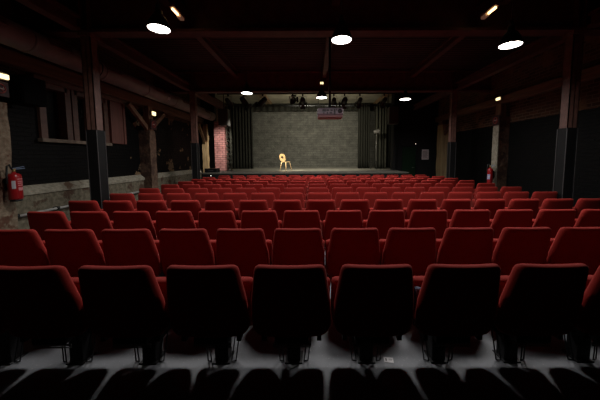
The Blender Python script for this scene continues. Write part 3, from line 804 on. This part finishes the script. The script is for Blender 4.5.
# ------------------------------------------------------------------ fire extinguishers
def extinguisher(x, y, z, rz, label, sc=1.0, blue=False, tall=1.0, reach=.035):
    o = thing('fire_extinguisher', label, 'fire extinguisher', (x, y, z), rz); r, H = .098 * sc, .43 * tall
    body = MB().lathe([(0, 0), (r * .9, 0), (r, .02), (r, H * .86), (r * .93, H * .93), (r * .7, H * .98), (r * .3, H), (.028, H + .02), (0, H + .02)], 28).build('cylinder', M['extinguisher'], o)
    def patch(z0, z1, a0, a1, m, nm, lift=.002):
        b = MB(); n = 10; A = []; B = []
        for rr in (r + lift, r + .0005):
            A.append([b.bm.verts.new((rr * math.cos(a0 + (a1 - a0) * k / n), rr * math.sin(a0 + (a1 - a0) * k / n), z0)) for k in range(n + 1)])
            B.append([b.bm.verts.new((rr * math.cos(a0 + (a1 - a0) * k / n), rr * math.sin(a0 + (a1 - a0) * k / n), z1)) for k in range(n + 1)])
        for k in range(n):
            b.bm.faces.new((A[0][k], A[0][k + 1], B[0][k + 1], B[0][k])); b.bm.faces.new((B[0][k], B[0][k + 1], B[1][k + 1], B[1][k])); b.bm.faces.new((A[0][k], A[1][k], A[1][k + 1], A[0][k + 1]))
        b.bm.faces.new((A[0][0], B[0][0], B[1][0], A[1][0])); b.bm.faces.new((A[0][n], A[1][n], B[1][n], B[0][n]))
        return b.build(nm, m, body)
    # local -Y is the printed face
    if blue:
        patch(H * .30, H * .62, -PI / 2 - .7, -PI / 2 + .5, M['label_blue'], 'printed_label'); patch(H * .42, H * .5, -PI / 2 - .4, -PI / 2 + .35, M['label_white'], 'label_line', .004)
    else:
        patch(H * .42, H * .72, -PI / 2 - 1.15, -PI / 2 - .62, M['label_white'], 'printed_label')
        for zz in (.52, .60, .67, .76): patch(H * zz, H * (zz + .035), -PI / 2 - .35, -PI / 2 + .75, M['label_pink'], 'label_line')
        patch(H * .34, H * .46, -PI / 2 - .3, -PI / 2 + .6, M['label_pink'], 'label_line')
    MB().tube([(0, 0, H + .01), (0, 0, H + .06)], .02, 12).box(-.02, .02, -.02, .02, H + .05, H + .075).build('valve', M['brass'], o)
    lv = MB(); bar(lv, (-.02, 0, H + .06), (.15, -.02, H + .075), .022, .010); bar(lv, (-.02, 0, H + .075), (.14, -.02, H + .105), .022, .008); lv.build('lever', M['lever'], o)
    hs = MB(); hs.tube([(-.02, 0, H + .06), (-.06, 0, H + .14), (-.09, 0, H + .12), (-r - .02, .0, H * .9), (-r - .025, .0, H * .6)], .013, 8); hs.build('hose', M['hose'], o)
    bk = MB().box(-.03, .03, r, r + reach, H * .35, H * .8).box(-r - .004, r + .004, r * .3, r * .45, H * .6, H * .66); bk.build('wall_bracket', M['black_metal'], o)
    MB().lathe([(0, -.03), (r * .8, -.03), (r * .86, 0), (0, 0)], 24).build('base_skirt', M['hose'], o)
    return o
extinguisher(-4.865, 4.32, .875, R(90), 'red fire extinguisher hung on the flaking plaster pillar by the windows', .88, False, 1.0, .05)
extinguisher(5.672, 8.42, .68, R(-62), 'red fire extinguisher with blue label on the pale pillar, black wall side', .80, True, 1.18, .115)

# ------------------------------------------------------------------ projector on its pole
o = thing('projector', 'white projector hung on a long black pole above the middle rows', 'projector', (.42, 6.25, 2.44))
MB().box(-.29, .29, -.19, .19, .055, .215, .03).build('upper_shell', M['projector'], o)
MB().box(-.285, .285, -.185, .185, 0, .058, .022).build('lower_shell', M['projector_red_lit'], o)
p = MB()
for (x0, x1, z0, z1) in ((-.18, -.10, .13, .185), (-.17, -.13, .085, .11), (-.09, -.03, .14, .18), (-.08, -.05, .08, .12), (-.02, .04, .085, .12), (.0, .05, .14, .175), (.075, .115, .07, .19), (.13, .15, .15, .19)):
    p.box(x0, x1, -.196, -.186, z0, z1)
p.build('connector_panel', M['port'], o)
p = MB().lathe([(0, .008), (.045, .008), (.05, 0)], 20); p.xf(Matrix.Translation((.215, -.188, .14)) @ Matrix.Rotation(R(90), 4, 'X')); p.build('vent_cover', M['port'], o)
p = MB().lathe([(0, .03), (.05, .03), (.055, 0)], 20); p.xf(Matrix.Translation((-.15, .188, .11)) @ Matrix.Rotation(R(-90), 4, 'X')); p.build('lens', M['glass'], o)
MB().tube([(0, 0, .21), (0, 0, ZC - 2.44)], .028, 12).box(-.10, .10, -.10, .10, .213, .235).build('mount_pole', M['black_metal'], o)

# notice by the exit door
o = thing('wall_notice', 'faded pink paper notice on the black wall beyond the exit door', 'notice', (5.62, YP - .012, 1.43))
MB().box(-.17, .17, 0, .008, 0, .5).build('notice_sheet', M['notice'], o)
p = MB()
for k in range(9): p.box(-.13, .13 - .03 * (k % 3), -.002, 0, .06 + k * .042, .075 + k * .042)
p.build('text_lines', M['notice_ink'], o)
o = thing('pilot_light', 'tiny white pilot light high on the exit door', 'light', (5.12, YP - .002, 2.2))
MB().box(-.03, .03, -.03, 0, -.03, .03, .004).build('lamp_housing', M['black_metal'], o); MB().lathe([(0, .008), (.014, .004), (.016, 0)], 10).xf(Matrix.Translation((0, -.03, 0)) @ Matrix.Rotation(R(90), 4, 'X')).build('lamp_lens', M['tiny_glow'], o)

# small card on the floor, scarf on a seat
o = thing('paper_card', 'small white printed card lying on the floor under the nearest row', 'card', (.575, 1.89, .0005), R(-8))
MB().box(-.035, .035, -.026, .026, 0, .002).build('card_sheet', M['paper'], o)
MB().box(-.024, -.014, -.012, .014, .002, .0026).box(.0, .028, .008, .011, .002, .0026).box(.0, .024, -.002, .001, .002, .0026).build('printing', M['port'], o)
# a scarf tucked behind one cushion
b = MB(); s5 = SEATS[0, 2]; sx = s5.location.x - .205; sy = s5.location.y
path = [(.012, .505), (.004, .53), (-.012, .58), (-.026, .625), (-.036, .645), (-.052, .63), (-.050, .59), (-.044, .55)]
n = 7; th = .012; rr = random.Random(5)
for layer in (0,):
    A = []
    for (yy, zz) in path:
        A.append([b.bm.verts.new((sx + (i / (n - 1) - .5) * .085 + rr.uniform(-.004, .004), sy + yy - .008 + rr.uniform(-.003, .003), zz + rr.uniform(0, .006))) for i in range(n)])
    for r0, r1 in zip(A, A[1:]):
        for i in range(n - 1):
            f = b.bm.faces.new((r0[i], r0[i + 1], r1[i + 1], r1[i])); f.smooth = True
o = b.build('scarf', M['scarf'])
md = o.modifiers.new('thickness', 'SOLIDIFY'); md.thickness = .010; md.offset = 0
tag(o, 'blue grey patterned scarf tucked behind a seat cushion in the nearest row', 'scarf')

# ------------------------------------------------------------------ light of the stage lanterns and an added roof fill
def spot(name, loc, d, power, size, blend, color, radius=.06):
    l = bpy.data.lights.new(name, 'SPOT'); l.energy = power; l.spot_size = R(size); l.spot_blend = blend; l.color = color; l.shadow_soft_size = radius
    o = bpy.data.objects.new(name, l); COL.objects.link(o); o.location = loc
    o.rotation_euler = Vector(d).to_track_quat('-Z', 'Y').to_euler(); return o
spot('chair_key', LAMPS[0][1], LAMPS[0][2], 1000, 22, .8, (1, .87, .62), .05)
spot('pier_light', LAMPS[2][1], LAMPS[2][2], 700, 40, .9, (1, .93, .85), .05)
spot('roof_fill', LAMPS[3][1], LAMPS[3][2], 34, 100, 1, (1, .93, .74), .05)  # added uplight to brighten the pale stage ceiling
spot('wall_wash', LAMPS[4][1], LAMPS[4][2], 400, 130, 1, (1, .93, .74), .08)
spot('wall_wash', LAMPS[6][1], LAMPS[6][2], 400, 130, 1, (1, .93, .74), .08)

# ------------------------------------------------------------------ world, camera, view
wd = bpy.data.worlds.new('night'); SC.world = wd; wd.use_nodes = True
wd.node_tree.nodes['Background'].inputs[0].default_value = (.01, .012, .016, 1); wd.node_tree.nodes['Background'].inputs[1].default_value = .02
cam = bpy.data.cameras.new('camera'); co = bpy.data.objects.new('camera', cam); COL.objects.link(co)
cam.sensor_width = 36; cam.lens = 265 / 600 * 36; cam.shift_x = -12 / 600; cam.shift_y = -20.2 / 600; cam.clip_start = .05
co.matrix_world = Matrix.Translation((0, 0, 1.53)) @ Matrix.Rotation(R(90 - 4.7), 4, 'X') @ Matrix.Rotation(R(-.25), 4, 'Z')
SC.camera = co
SC.view_settings.view_transform = 'Standard'; SC.view_settings.look = 'None'
SC.view_settings.exposure = 0; SC.view_settings.gamma = 1; SC.view_settings.use_curve_mapping = False
